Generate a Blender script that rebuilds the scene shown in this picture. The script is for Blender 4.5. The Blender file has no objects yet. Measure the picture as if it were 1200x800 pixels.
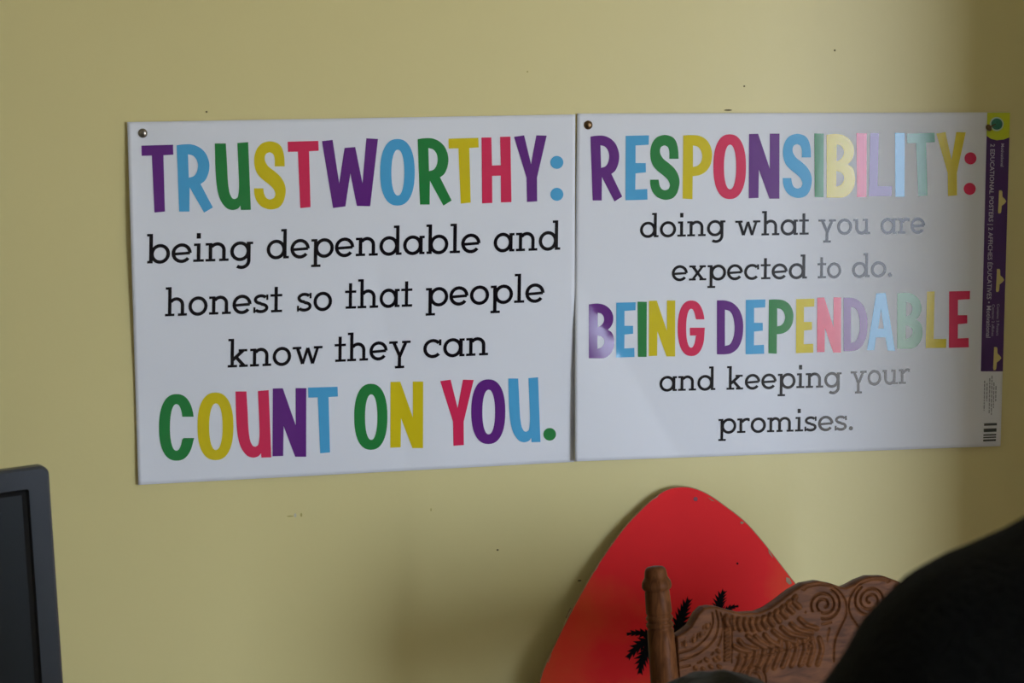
import bpy, bmesh, math, random
import numpy as np
from mathutils import Vector, Matrix, geometry, noise
random.seed(7)
C = bpy.context.scene.collection
SC = bpy.context.scene

# ------------------------------------------------------------------ camera, world, light, exposure
CAMZ, DIST, FPX = 1.58, 2.1, 2000.0
def _u(v): return v / np.linalg.norm(v)
_dx = _u(np.array([12640 - 600, 11 - 400, FPX])); _dd = _u(np.array([645 - 600, 16344 - 400, FPX]))
_n = _u(np.cross(_dx, _dd)); _dd = np.cross(_n, _dx)
ROT = np.array([_dx, _n, -_dd])
cam = bpy.data.objects.new('camera', bpy.data.cameras.new('camera')); C.objects.link(cam)
M = Matrix.Identity(4)
for i in range(3):
    M[i][0] = ROT[i][0]; M[i][1] = -ROT[i][1]; M[i][2] = -ROT[i][2]
M[0][3], M[1][3], M[2][3] = 0, -DIST, CAMZ
cam.matrix_world = M
cam.data.lens = 60; cam.data.sensor_width = 36; cam.data.clip_start = .05
cam.data.dof.use_dof = True; cam.data.dof.focus_distance = 2.2; cam.data.dof.aperture_fstop = 18
SC.camera = cam
SC.view_settings.view_transform = 'Standard'; SC.view_settings.look = 'None'
SC.view_settings.gamma = 1; SC.view_settings.use_curve_mapping = False
SC.view_settings.exposure = 0.77
SC.cycles.use_denoising = True
SC.cycles.max_bounces = 10; SC.cycles.diffuse_bounces = 6

world = bpy.data.worlds.new('overcast_sky'); SC.world = world; world.use_nodes = True
bg = world.node_tree.nodes['Background']
bg.inputs['Strength'].default_value = 13.0
# overcast sky above, darker ground below the horizon
_N, _L = world.node_tree.nodes, world.node_tree.links
_tc = _N.new('ShaderNodeTexCoord'); _sx = _N.new('ShaderNodeSeparateXYZ'); _L.new(_tc.outputs['Generated'], _sx.inputs[0])
_mr = _N.new('ShaderNodeMapRange'); _mr.inputs['From Min'].default_value = -.24; _mr.inputs['From Max'].default_value = .36; _L.new(_sx.outputs['Z'], _mr.inputs['Value'])
_cr = _N.new('ShaderNodeValToRGB'); _cr.color_ramp.elements[0].color = (.32, .28, .21, 1); _cr.color_ramp.elements[1].color = (.67, .79, .99, 1)
_e = _cr.color_ramp.elements.new(.40); _e.color = (.475, .555, .70, 1)   # overcast sky: the horizon is dimmer than higher up
_L.new(_mr.outputs[0], _cr.inputs['Fac']); _L.new(_cr.outputs['Color'], bg.inputs['Color'])
WIN = dict(y=-3.9, x0=2.14, x1=3.95, z0=.30, z1=2.38)     # wide window in the wall behind the camera
pl = bpy.data.lights.new('window_portal', 'AREA'); pl.shape = 'RECTANGLE'
pl.size = WIN['x1'] - WIN['x0']; pl.size_y = WIN['z1'] - WIN['z0']; pl.cycles.is_portal = True
po = bpy.data.objects.new('window_portal', pl); C.objects.link(po)
po.location = ((WIN['x0'] + WIN['x1']) / 2, WIN['y'] - .1, (WIN['z0'] + WIN['z1']) / 2)
po.rotation_euler = (math.pi / 2, 0, 0)

# ------------------------------------------------------------------ helpers
CAM = np.array([0, -DIST, CAMZ])
def ray(px, py):
    return ROT @ np.array([px - 600, py - 400, FPX])
def at_y(px, py, y):
    r = ray(px, py); t = (y + DIST) / r[1]
    return CAM + r * t
def on_plane(px, py, o, n):
    r = ray(px, py); t = np.dot(np.array(o) - CAM, n) / np.dot(r, n)
    return CAM + r * t

def nt(name):
    m = bpy.data.materials.new(name); m.use_nodes = True
    return m, m.node_tree.nodes, m.node_tree.links, m.node_tree.nodes['Principled BSDF']
def srgb(c):
    return tuple(((v / 255 + .055) / 1.055) ** 2.4 if v / 255 > .04045 else v / 255 / 12.92 for v in c) + (1,)
def mat(name, rgb, rough=.5, spec=.5, metal=0, var=.06, scale=40, bump=0, bscale=200, coord='Object', stretch=(1, 1, 1), coat=0):
    m, N, L, p = nt(name)
    tc = N.new('ShaderNodeTexCoord'); mp = N.new('ShaderNodeMapping'); mp.inputs['Scale'].default_value = stretch
    L.new(tc.outputs[coord], mp.inputs['Vector'])
    nz = N.new('ShaderNodeTexNoise'); nz.inputs['Scale'].default_value = scale; nz.inputs['Detail'].default_value = 4
    L.new(mp.outputs['Vector'], nz.inputs['Vector'])
    mx = N.new('ShaderNodeMix'); mx.data_type = 'RGBA'
    c = srgb(rgb)
    mx.inputs[6].default_value = tuple(v * (1 - var) for v in c[:3]) + (1,)
    mx.inputs[7].default_value = tuple(min(1, v * (1 + var)) for v in c[:3]) + (1,)
    L.new(nz.outputs['Fac'], mx.inputs[0]); L.new(mx.outputs[2], p.inputs['Base Color'])
    p.inputs['Roughness'].default_value = rough; p.inputs['Specular IOR Level'].default_value = spec
    p.inputs['Metallic'].default_value = metal; p.inputs['Coat Weight'].default_value = coat
    if bump:
        n2 = N.new('ShaderNodeTexNoise'); n2.inputs['Scale'].default_value = bscale; n2.inputs['Detail'].default_value = 5
        L.new(mp.outputs['Vector'], n2.inputs['Vector'])
        b = N.new('ShaderNodeBump'); b.inputs['Strength'].default_value = bump; b.inputs['Distance'].default_value = .002
        L.new(n2.outputs['Fac'], b.inputs['Height']); L.new(b.outputs['Normal'], p.inputs['Normal'])
    return m

M_wall = mat('yellow_wall_paint', (226, 212, 148), rough=.42, spec=.5, var=.025, scale=3, bump=.12, bscale=55)
M_wall2 = mat('tan_wall_paint', (232, 230, 222), rough=.6, var=.03, scale=3)
M_ceil = mat('ceiling_paint', (232, 230, 222), rough=.8)
M_floor = mat('floor_vinyl', (176, 168, 156), rough=.5, var=.2, scale=8)
M_trim = mat('white_trim_paint', (225, 224, 215), rough=.4)
M_paper = mat('poster_paper', (234, 235, 238), rough=.58, spec=.22, var=.006, scale=6)
INK = {}
for k, c in dict(purple=(106, 44, 132), blue=(84, 172, 218), green=(44, 134, 66), yellow=(222, 200, 30), pink=(226, 50, 92), black=(24, 20, 24)).items():
    INK[k] = mat('ink_' + k, c, rough=.14, spec=.30 if k == 'black' else .42, var=.02, scale=30)
M_strip = mat('strip_purple', (74, 36, 104), rough=.35, spec=.5, var=.05)
M_lime = mat('strip_lime', (205, 214, 30), rough=.35)
M_slot = mat('slot_pale_yellow', (222, 205, 130), rough=.5)
M_teal = mat('emblem_teal', (40, 120, 96), rough=.4, var=.5, scale=400)
M_ring = mat('emblem_white', (205, 225, 205), rough=.4)
M_white_ink = mat('ink_white', (205, 196, 214), rough=.4)
M_grey_ink = mat('ink_grey', (140, 140, 146), rough=.4)
M_dark_ink = mat('ink_dark_green', (70, 92, 20), rough=.4)
M_tack = mat('pewter_tack', (150, 142, 130), rough=.28, metal=1, var=.1, scale=300)
M_bronze = mat('bronze_tack', (120, 96, 70), rough=.3, metal=1, var=.1, scale=300)
M_bezel = mat('charcoal_plastic', (68, 73, 82), rough=.38, spec=.5, var=.03, bump=.05, bscale=900)
M_bezel_dark = mat('black_recess_plastic', (14, 14, 17), rough=.5)
M_screen = mat('dark_screen', (46, 51, 56), rough=.35, spec=.4, var=.02)
M_fleece = mat('black_fleece', (23, 24, 24), rough=.95, spec=.1, var=.35, scale=120, bump=.9, bscale=350)
M_trouser = mat('dark_trousers', (30, 32, 40), rough=.9, spec=.1, var=.2, scale=200)
M_skin = mat('skin', (196, 148, 122), rough=.5, var=.05)
M_hair = mat('dark_hair', (17, 16, 14), rough=.6, spec=.15, var=.5, scale=60, bump=.7, bscale=160, stretch=(1, 1, .2))
M_shoe = mat('shoe_black', (25, 25, 27), rough=.5)
M_eye = mat('eye_white', (225, 222, 215), rough=.2)
M_desk = mat('desk_laminate', (150, 118, 84), rough=.45, var=.15, scale=10, stretch=(1, 8, 8))
M_edge = mat('board_edge_wood', (160, 134, 98), rough=.6, var=.25, scale=60)
M_metal = mat('grey_steel', (120, 122, 125), rough=.35, metal=1)

def wood():
    m, N, L, p = nt('carved_oak')
    tc = N.new('ShaderNodeTexCoord'); mp = N.new('ShaderNodeMapping'); mp.inputs['Scale'].default_value = (14, 60, 60)
    L.new(tc.outputs['Object'], mp.inputs['Vector'])
    nz = N.new('ShaderNodeTexNoise'); nz.inputs['Scale'].default_value = 3; nz.inputs['Detail'].default_value = 7; nz.inputs['Distortion'].default_value = .6
    L.new(mp.outputs['Vector'], nz.inputs['Vector'])
    cr = N.new('ShaderNodeValToRGB'); e = cr.color_ramp.elements
    e[0].position = .3; e[0].color = srgb((74, 43, 23)); e[1].position = .72; e[1].color = srgb((114, 71, 41))
    L.new(nz.outputs['Fac'], cr.inputs['Fac']); L.new(cr.outputs['Color'], p.inputs['Base Color'])
    p.inputs['Roughness'].default_value = .36; p.inputs['Specular IOR Level'].default_value = .045
    return m
M_wood = wood()
def wood_vertical():
    m = M_wood.copy(); m.name = 'turned_oak'
    for n in m.node_tree.nodes:
        if n.type == 'MAPPING': n.inputs['Scale'].default_value = (70, 70, 12)
    return m
M_woodv = wood_vertical()

def board_paint():
    m, N, L, p = nt('worn_red_paint')
    tc = N.new('ShaderNodeTexCoord')
    nz = N.new('ShaderNodeTexNoise'); nz.inputs['Scale'].default_value = 7; nz.inputs['Detail'].default_value = 5
    L.new(tc.outputs['Object'], nz.inputs['Vector'])
    sx = N.new('ShaderNodeSeparateXYZ'); L.new(tc.outputs['Object'], sx.inputs[0])
    # sunset fade: orange lower down and towards the edges
    mr = N.new('ShaderNodeMapRange'); mr.inputs['From Min'].default_value = 1.05; mr.inputs['From Max'].default_value = .72
    mr.inputs['To Min'].default_value = -.12; mr.inputs['To Max'].default_value = .25
    L.new(sx.outputs['Z'], mr.inputs['Value'])
    ab = N.new('ShaderNodeMath'); ab.operation = 'ABSOLUTE'; L.new(sx.outputs['X'], ab.inputs[0])
    m2 = N.new('ShaderNodeMath'); m2.operation = 'MULTIPLY_ADD'; m2.inputs[1].default_value = .9; L.new(ab.outputs[0], m2.inputs[0]); L.new(mr.outputs[0], m2.inputs[2])
    ad = N.new('ShaderNodeMath'); ad.operation = 'ADD'; L.new(nz.outputs['Fac'], ad.inputs[0]); L.new(m2.outputs[0], ad.inputs[1])
    cr = N.new('ShaderNodeValToRGB'); e = cr.color_ramp.elements
    e[0].position = .52; e[0].color = srgb((242, 42, 46)); e[1].position = .98; e[1].color = srgb((228, 112, 52))
    L.new(ad.outputs[0], cr.inputs['Fac'])
    L.new(cr.outputs['Color'], p.inputs['Base Color'])
    p.inputs['Roughness'].default_value = .6; p.inputs['Specular IOR Level'].default_value = .12
    return m
M_red = board_paint()

def pane_mat():
    m, N, L, p = nt('window_glass')
    out = N['Material Output']
    tr = N.new('ShaderNodeBsdfTransparent'); gl = N.new('ShaderNodeBsdfGlossy'); gl.inputs['Roughness'].default_value = .01
    fr = N.new('ShaderNodeFresnel'); fr.inputs['IOR'].default_value = 1.3
    mx = N.new('ShaderNodeMixShader'); L.new(fr.outputs[0], mx.inputs[0]); L.new(tr.outputs[0], mx.inputs[1]); L.new(gl.outputs[0], mx.inputs[2])
    L.new(mx.outputs[0], out.inputs['Surface'])
    return m
M_pane = pane_mat()

def tag(o, label=None, cat=None, group=None, kind=None):
    if label: o['label'] = label
    if cat: o['category'] = cat
    if group: o['group'] = group
    if kind: o['kind'] = kind
    return o
def root(name, loc, label, cat, group=None):
    o = bpy.data.objects.new(name, None); C.objects.link(o); o.location = loc
    o.empty_display_size = .05
    return tag(o, label, cat, group)
def world_off(p):   # sum of the parents' locations
    v = Vector((0, 0, 0))
    while p is not None: v += p.location; p = p.parent
    return v
def build(name, bm, mats, parent=None, smooth=False):
    """link a world-space bmesh as one object, under parent if given"""
    me = bpy.data.meshes.new(name)
    off = world_off(parent)
    if off.length > 0: bmesh.ops.translate(bm, verts=bm.verts, vec=-off)
    bm.to_mesh(me); bm.free()
    for m in (mats if isinstance(mats, (list, tuple)) else [mats]): me.materials.append(m)
    if smooth:
        for f in me.polygons: f.use_smooth = True
    o = bpy.data.objects.new(name, me); C.objects.link(o)
    if parent: o.parent = parent
    return o
def box(bm, lo, hi, mi=0, bev=0, mtx=None):
    r = bmesh.ops.create_cube(bm, size=1)
    vs = r['verts']
    for v in vs:
        v.co = Vector([lo[i] + (v.co[i] + .5) * (hi[i] - lo[i]) for i in range(3)])
    es = list({e for v in vs for e in v.link_edges})
    fs = list({f for v in vs for f in v.link_faces})
    for f in fs: f.material_index = mi
    if bev:
        g = bmesh.ops.bevel(bm, geom=es, offset=bev, segments=2, affect='EDGES', profile=.6)
        vs = list({v for f in g['faces'] for v in f.verts} | {v for v in vs if v.is_valid})
    if mtx is not None:
        vs = [v for v in vs if v.is_valid]
        bmesh.ops.transform(bm, matrix=mtx, verts=vs)
    return vs
def lathe(bm, prof, a, b, seg=28, mi=0):
    """prof: (t along a->b in metres from a, radius)"""
    a = Vector(a); b = Vector(b); ax = (b - a).normalized()
    ref = Vector((0, 1, 0)) if abs(ax.y) < .9 else Vector((1, 0, 0))
    u = ax.cross(ref).normalized(); w = ax.cross(u)
    rings = []
    for t, r in prof:
        c = a + ax * t
        rings.append([bm.verts.new(c + (u * math.cos(2 * math.pi * k / seg) + w * math.sin(2 * math.pi * k / seg)) * max(r, 1e-5)) for k in range(seg)])
    for i in range(len(rings) - 1):
        for k in range(seg):
            f = bm.faces.new((rings[i][k], rings[i][(k + 1) % seg], rings[i + 1][(k + 1) % seg], rings[i + 1][k])); f.material_index = mi; f.smooth = True
    bm.faces.new(rings[0][::-1]).material_index = mi; bm.faces.new(rings[-1]).material_index = mi
def finish(bm):
    bmesh.ops.recalc_face_normals(bm, faces=bm.faces)
    return bm

# ------------------------------------------------------------------ the room
XL, XR, YB, ZC = -2.3, 4.2, -3.9, 2.5
def struct(name, bm, m, smooth=False):
    o = build(name, bm, m, None, smooth); o['kind'] = 'structure'; return o
bm = bmesh.new(); box(bm, (XL - .1, 0, 0), (XR + .2, .12, ZC)); wall_back = struct('wall_back', bm, M_wall)
bm = bmesh.new(); box(bm, (XL - .1, YB - .16, -.1), (XR + .2, .12, 0)); struct('floor', bm, M_floor)
bm = bmesh.new(); box(bm, (XL - .1, YB - .16, ZC), (XR + .2, .12, ZC + .1)); struct('ceiling', bm, M_ceil)
bm = bmesh.new(); box(bm, (XL - .1, YB, 0), (XL, 0, ZC)); struct('wall_left', bm, M_wall2)
bm = bmesh.new(); box(bm, (XR, YB, 0), (XR + .1, 0, ZC)); struct('wall_right', bm, M_wall2)
bm = bmesh.new(); W = WIN
box(bm, (XL - .1, YB - .16, 0), (W['x0'], YB, ZC)); box(bm, (W['x1'], YB - .16, 0), (XR + .1, YB, ZC))
box(bm, (W['x0'], YB - .16, 0), (W['x1'], YB, W['z0'])); box(bm, (W['x0'], YB - .16, W['z1']), (W['x1'], YB, ZC))
struct('wall_front', bm, M_wall2)
BX, BL = 1.13, -.55
bm = bmesh.new(); box(bm, (BX, BL, 0), (XR - .002, -.002, ZC - .002)); struct('added_shade_block', bm, M_wall2)  # unseen block, added to keep window light off the back wall's right end
bm = bmesh.new()
YF = YB - .11
for lo, hi in (((W['x0'], YF, W['z0']), (W['x0'] + .03, YF + .05, W['z1'])), ((W['x1'] - .03, YF, W['z0']), (W['x1'], YF + .05, W['z1'])),
               ((W['x0'] + .03, YF, W['z0']), (W['x1'] - .03, YF + .05, W['z0'] + .03)), ((W['x0'] + .03, YF, W['z1'] - .03), (W['x1'] - .03, YF + .05, W['z1']))):
    box(bm, lo, hi)
wf = struct('window_1', bm, M_trim)
bm = bmesh.new(); box(bm, (W['x0'] + .028, YF + .023, W['z0'] + .028), (W['x1'] - .028, YF + .027, W['z1'] - .028)); build('window_pane', bm, M_pane, wf)
bm = bmesh.new(); box(bm, (W['x0'] - .04, YB - .06, W['z0'] - .03), (W['x1'] + .04, YB + .03, W['z0'] - .001), bev=.004); build('window_sill', bm, M_trim, wf)
bm = bmesh.new(); box(bm, (XL, -.014, 0), (BX, -.0005, .09), bev=.003); struct('baseboard_back', bm, M_trim)

# small scars on the wall paint
def disc(bm, c, rx, rz, y, seg=12, mi=0, ang=0):
    vs = []
    for k in range(seg):
        a = 2 * math.pi * k / seg; x = rx * math.cos(a); z = rz * math.sin(a)
        vs.append(bm.verts.new((c[0] + x * math.cos(ang) - z * math.sin(ang), y, c[1] + x * math.sin(ang) + z * math.cos(ang))))
    f = bm.faces.new(vs); f.material_index = mi
    if f.normal.y > 0 or True:
        f.normal_update()
        if f.normal.y > 0: f.normal_flip()
M_scar = mat('wall_nail_hole_dark', (92, 80, 44), rough=.8)
M_scuff = mat('wall_filler_scuff', (205, 200, 178), rough=.8)
M_dull = mat('wall_scrape', (188, 172, 100), rough=.8)
for px, py, rx, rz, m, nm in ((583, 644, 1.4, 1.1, M_scar, 'nail_hole'), (505, 597, .7, 2.0, M_dull, 'scratch'), (978, 59, 1.2, 1.2, M_scar, 'nail_hole'), (872, 101, 1.2, 1.0, M_scar, 'nail_hole'),
                             (853, 129, 5, .9, M_scar, 'scratch'), (242, 131, 1.2, 1.0, M_scar, 'nail_hole'), (618, 84, 1, 1, M_dull, 'nail_hole'), (340, 604.5, 4, .8, M_dull, 'scratch'), (346, 603.5, 1.4, 2.6, M_scuff, 'scuff'),
                             (353, 603, 1.2, 2.4, M_dull, 'scratch'), (679, 680, 2.4, 1.0, M_scar, 'scratch')):
    p = at_y(px, py, 0)
    bm = bmesh.new(); disc(bm, (p[0], p[2]), rx * .00105, rz * .00105, -.0006)
    build(nm, bm, m, wall_back)

# ------------------------------------------------------------------ posters: sheet surface
def smooth01(t): t = max(0, min(1, t)); return t * t * (3 - 2 * t)
def hL(px, py):
    h = .0035
    h += .0045 * math.exp(-max(0, px - 150) / 22) * (.55 + .45 * math.cos((py - 250) / 60)) 
    h += .003 * math.exp(-(((px - 400) / 120) ** 2)) * smooth01((py - 430) / 130)
    cx = 440 + (py - 310) * .163
    h -= .0016 * math.exp(-abs(px - cx) / 26) * smooth01((py - 180) / 160)
    h += .0006 * math.sin(px / 37 + py / 90) + .0005 * math.sin(px / 71 - py / 47)
    h -= .0015 * math.exp(-((px - 167) ** 2 + (py - 156) ** 2) / 300)
    return max(h, .0006)
def hR(px, py):
    h = .0032
    # lower left corner lifts off the wall along a diagonal bend
    d = ((-(px - 712)) * .87 + (py - 386) * .49) * .00105
    if d > 0: h += .0075 * math.tanh(d / .055) * smooth01((py - 300) / 90)
    h += .0006 * (math.exp(-(957 - px) / 38) if px < 957 else 1.0)
    h += .0003 * math.sin((px - 700) / 95 + .4) * smooth01((py - 120) / 100) + .00012 * math.sin(px / 33 + py / 58)
    h += .0020 * math.exp(-((py - 131) / 22) ** 2) * math.exp(-((px - 880) / 90) ** 2)
    h += .0030 * smooth01((py - 470) / 70) * math.exp(-((px - 1150) / 70) ** 2)
    h -= .0012 * math.exp(-((px - 689) ** 2 + (py - 146) ** 2) / 300)
    return max(h, .0006)
def surf(hf, px, py, off=0.0):
    p = at_y(px, py, -(hf(px, py) + off))
    return Vector(p)
def poster(name, corners, hf, label, edge=None):
    tl, tr, br, bl = corners
    r0 = at_y((tl[0] + tr[0]) / 2, (tl[1] + bl[1]) / 2, 0)
    rt = root(name, (r0[0], 0, at_y(bl[0], bl[1], 0)[2]), label, 'poster', 'classroom posters on the yellow wall')
    NU, NV = 110, 84
    bm = bmesh.new(); g = []
    for back in (0, 1):
        gg = []
        for j in range(NV + 1):
            row = []; v = j / NV
            for i in range(NU + 1):
                u = i / NU
                px = (tl[0] * (1 - u) + tr[0] * u) * (1 - v) + (bl[0] * (1 - u) + br[0] * u) * v
                py = (tl[1] * (1 - u) + tr[1] * u) * (1 - v) + (bl[1] * (1 - u) + br[1] * u) * v
                if edge: px, py = edge(px, py, u, v)
                row.append(bm.verts.new(surf(hf, px, py, -.0002 * back)))
            gg.append(row)
        g.append(gg)
    for b, gg in enumerate(g):
        for j in range(NV):
            for i in range(NU):
                q = (gg[j][i], gg[j + 1][i], gg[j + 1][i + 1], gg[j][i + 1])
                bm.faces.new(q if b == 0 else q[::-1]).smooth = True
    f, k = g
    def rim(a, c):
        for i in range(len(a) - 1): bm.faces.new((a[i], a[i + 1], c[i + 1], c[i]))
    rim(f[0], k[0]); rim(k[-1], f[-1]); rim([r[0] for r in k], [r[0] for r in f]); rim([r[-1] for r in f], [r[-1] for r in k])
    build('sheet', finish(bm), M_paper, rt)
    return rt
def edgeL(px, py, u, v):
    if v > .97: py += 2.2 * math.sin(u * math.pi) * -1 + 0
    return px, py
PL = poster('poster', [(149, 143), (674.2, 134), (672.9, 541), (162, 568)], hL,
            'left white poster with TRUSTWORTHY in multicoloured capitals, pinned to the yellow wall')
PR = poster('poster', [(676.2, 133), (1183.5, 131.5), (1172.5, 522.5), (673.5, 540.5)], hR,
            'right white poster headed RESPONSIBILITY with a purple strip down its right side',
            edge=lambda px, py, u, v: (px - 1.0 * math.sin(math.pi * v) * max(0, 1 - u * 30), py))

# ------------------------------------------------------------------ headline letters (outlines)
T = {}
T['T'] = ([(38,137),(285,130),(288,208),(210,212),(222,652),(140,660),(120,215),(40,217)],)
T['O'] = None
T['S'] = ([(1158,300),(1155,230),(1140,165),(1110,125),(1060,107),(1020,108),(975,125),(940,165),(922,220),(920,270),(928,320),(950,365),(990,405),(1035,440),(1070,475),(1085,515),(1075,545),(1045,557),(1015,545),(998,515),(990,470),(918,470),(922,520),(940,570),(975,610),(1020,630),(1060,634),(1110,620),(1145,580),(1163,520),(1165,470),(1150,420),(1120,375),(1075,335),(1030,300),(1005,260),(1002,225),(1015,200),(1042,190),(1068,205),(1080,240),(1080,300)],)
T['R'] = ([(313,135),(360,128),(430,128),(490,150),(535,190),(562,245),(570,300),(560,360),(535,410),(500,437),(597,620),(528,660),(415,462),(413,652),(333,652)], [(402,205),(440,215),(468,245),(480,290),(472,340),(448,375),(408,388)])
T['P'] = ([(805,125),(860,122),(930,128),(985,160),(1018,215),(1028,275),(1018,345),(985,400),(935,432),(878,442),(876,620),(800,616)], [(880,203),(915,212),(940,240),(952,285),(942,330),(915,360),(880,370)])
T['B'] = ([(860,120),(930,112),(995,125),(1045,165),(1070,220),(1070,275),(1052,320),(1025,350),(1058,375),(1076,420),(1080,480),(1065,540),(1030,585),(985,607),(860,608)], [(938,195),(970,205),(990,235),(990,275),(970,308),(938,325)], [(935,402),(970,412),(992,440),(992,475),(970,508),(935,522)])
T['D'] = ([(68,145),(130,146),(190,165),(240,215),(268,290),(273,370),(262,450),(230,520),(180,558),(130,567),(68,567)], [(130,218),(165,228),(190,262),(203,320),(205,380),(195,440),(170,488),(130,502)])
T['E'] = ([(355,128),(537,124),(535,197),(432,203),(432,340),(512,340),(513,412),(432,420),(430,547),(524,542),(526,625),(353,630)],)
T['H'] = ([(470,133),(542,132),(547,340),(612,338),(607,128),(683,126),(691,611),(613,613),(612,415),(548,417),(549,617),(474,620)],)
T['I'] = ([(762,108),(836,110),(834,606),(765,606)],)
T['L'] = ([(133,107),(200,107),(190,520),(300,520),(298,598),(120,600)],)
T['N'] = ([(252,115),(322,113),(413,385),(413,112),(488,112),(487,618),(410,618),(328,392),(325,612),(250,615)],)
T['A'] = ([(312,92),(385,88),(460,540),(402,538),(383,435),(310,435),(298,533),(240,535)], [(350,218),(372,366),(328,366)])
T['W'] = ([(315,102),(398,92),(450,432),(492,155),(575,148),(632,432),(662,80),(753,85),(692,610),(588,608),(537,355),(498,612),(402,624)],)
T['Y'] = ([(710,128),(785,117),(836,330),(875,117),(952,119),(880,430),(881,605),(806,610),(803,430)],)
T['U'] = ([(612,120),(698,120),(708,300),(715,430),(728,510),(748,548),(768,555),(790,540),(800,480),(800,400),(788,117),(872,110),(893,638),(815,640),(812,605),(790,630),(745,640),(700,622),(655,560),(630,470),(618,330)],)
def superell(u0, u1, v0, v1, n, a0, a1, ex=2.35):
    out = []
    for k in range(n + 1):
        a = a0 + (a1 - a0) * k / n; c, s = math.cos(a), math.sin(a)
        out.append(((u0 + u1) / 2 + (u1 - u0) / 2 * math.copysign(abs(c) ** (2 / ex), c), (v0 + v1) / 2 + (v1 - v0) / 2 * math.copysign(abs(s) ** (2 / ex), s)))
    return out
def smooth_poly(pts):
    n = len(pts); P = [np.array(p, float) for p in pts]
    corner = []
    for i in range(n):
        a = P[i] - P[i - 1]; b = P[(i + 1) % n] - P[i]
        ang = abs(math.degrees(math.atan2(a[0] * b[1] - a[1] * b[0], float(np.dot(a, b)))))
        corner.append(ang > 47)
    out = []
    for i in range(n):
        p0, p1, p2, p3 = P[i - 1], P[i], P[(i + 1) % n], P[(i + 2) % n]
        m1 = (p2 - p1) if corner[i] else (p2 - p0) / 2
        m2 = (p2 - p1) if corner[(i + 1) % n] else (p3 - p1) / 2
        if corner[i] and corner[(i + 1) % n]:
            out.append(tuple(p1)); continue
        L_ = np.linalg.norm(p2 - p1)
        m1 = m1 * min(1, L_ / max(1e-6, np.linalg.norm(m1))) if not corner[i] else m1
        m2 = m2 * min(1, L_ / max(1e-6, np.linalg.norm(m2))) if not corner[(i + 1) % n] else m2
        for k in range(4):
            t = k / 4; h00 = 2*t**3-3*t*t+1; h10 = t**3-2*t*t+t; h01 = -2*t**3+3*t*t; h11 = t**3-t*t
            out.append(tuple(h00 * p1 + h10 * m1 + h01 * p2 + h11 * m2))
    return out
UNIT = {}
for k, loops in T.items():
    if loops is None: continue
    xs = [p[0] for p in loops[0]]; ys = [p[1] for p in loops[0]]
    x0, x1, y0, y1 = min(xs), max(xs), min(ys), max(ys)
    sm = [smooth_poly(l) if k not in 'TEHILNAWY' else l for l in loops]
    UNIT[k] = [[((x - x0) / (x1 - x0), (y - y0) / (y1 - y0)) for x, y in l] for l in sm]
UNIT['O'] = [superell(0, 1, 0, 1, 48, 0, 2 * math.pi)[:-1], superell(.325, .70, .16, .85, 32, 0, 2 * math.pi, 2.2)[:-1]]
def cpath(cut0, cut1):
    o = [p for p in superell(0, 1, 0, 1, 60, -math.pi * .12, -math.pi * 1.88) if not (p[0] > .5 and cut0 < p[1] < cut1)]
    i = [p for p in superell(.31, .68, .15, .85, 40, -math.pi * .12, -math.pi * 1.88, 2.2) if not (p[0] > .5 and cut0 < p[1] < cut1)]
    return o, i
o_, i_ = cpath(.34, .66)
UNIT['C'] = [[(.985, .34)] + o_ + [(1.0, .66), (.70, .66)] + i_[::-1] + [(.66, .34)]]
o_, i_ = cpath(.34, .62)
UNIT['G'] = [[(.985, .34)] + o_ + [(1.0, .49), (.45, .49), (.45, .63), (.71, .63)] + i_[::-1] + [(.68, .34)]]
UNIT['.'] = [superell(0, 1, 0, 1, 28, 0, 2 * math.pi, 2)[:-1]]

def fill_letter(bm, hf, unit, bb, mi, off=.0004):
    x0, x1, y0, y1 = bb
    loops = [[Vector((x0 + u * (x1 - x0), y0 + v * (y1 - y0), 0)) for u, v in l] for l in unit]
    flat = [p for l in loops for p in l]
    tris = geometry.tessellate_polygon(loops)
    b = bmesh.new(); vs = [b.verts.new(p) for p in flat]
    for t in tris:
        try: b.faces.new([vs[i] for i in t])
        except ValueError: pass
    for ax, a0, a1 in ((0, x0, x1), (1, y0, y1)):
        c = math.floor(a0 / 8) * 8 + 8
        while c < a1:
            co = Vector((0, 0, 0)); co[ax] = c; no = Vector((0, 0, 0)); no[ax] = 1
            bmesh.ops.bisect_plane(b, geom=list(b.verts) + list(b.edges) + list(b.faces), plane_co=co, plane_no=no)
            c += 8
    new = {}
    for v in b.verts: new[v] = bm.verts.new(surf(hf, v.co.x, v.co.y, off))
    for f in b.faces:
        try: nf = bm.faces.new([new[v] for v in f.verts])
        except ValueError: continue
        nf.material_index = mi; nf.smooth = True; nf.normal_update()
        if nf.normal.y > 0: nf.normal_flip()
    b.free()
CN = ['purple', 'blue', 'green', 'yellow', 'pink', 'black']
CM = {c[0]: i for i, c in enumerate(CN)}; CM['k'] = 5; CM['b'] = 1
MATS = [INK[c] for c in CN]
cname = {'p': 0, 'b': 1, 'g': 2, 'y': 3, 'r': 4}
full = ['purple', 'blue', 'green', 'yellow', 'pink']
def word(parent, hf, items, text):
    wr = bpy.data.objects.new('headline_word', None); C.objects.link(wr); wr.parent = parent
    wr['label'] = text + ' in multicoloured capitals'
    for ch, col, x0, x1, y0, y1 in items:
        bm = bmesh.new(); fill_letter(bm, hf, UNIT[ch], (x0, x1, y0, y1), 0)
        o = build('letter' if ch != '.' else 'dot', bm, INK[full[cname[col]]], parent); o.parent = wr
        o['label'] = full[cname[col]] + (' capital ' + ch if ch != '.' else ' dot')
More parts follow.
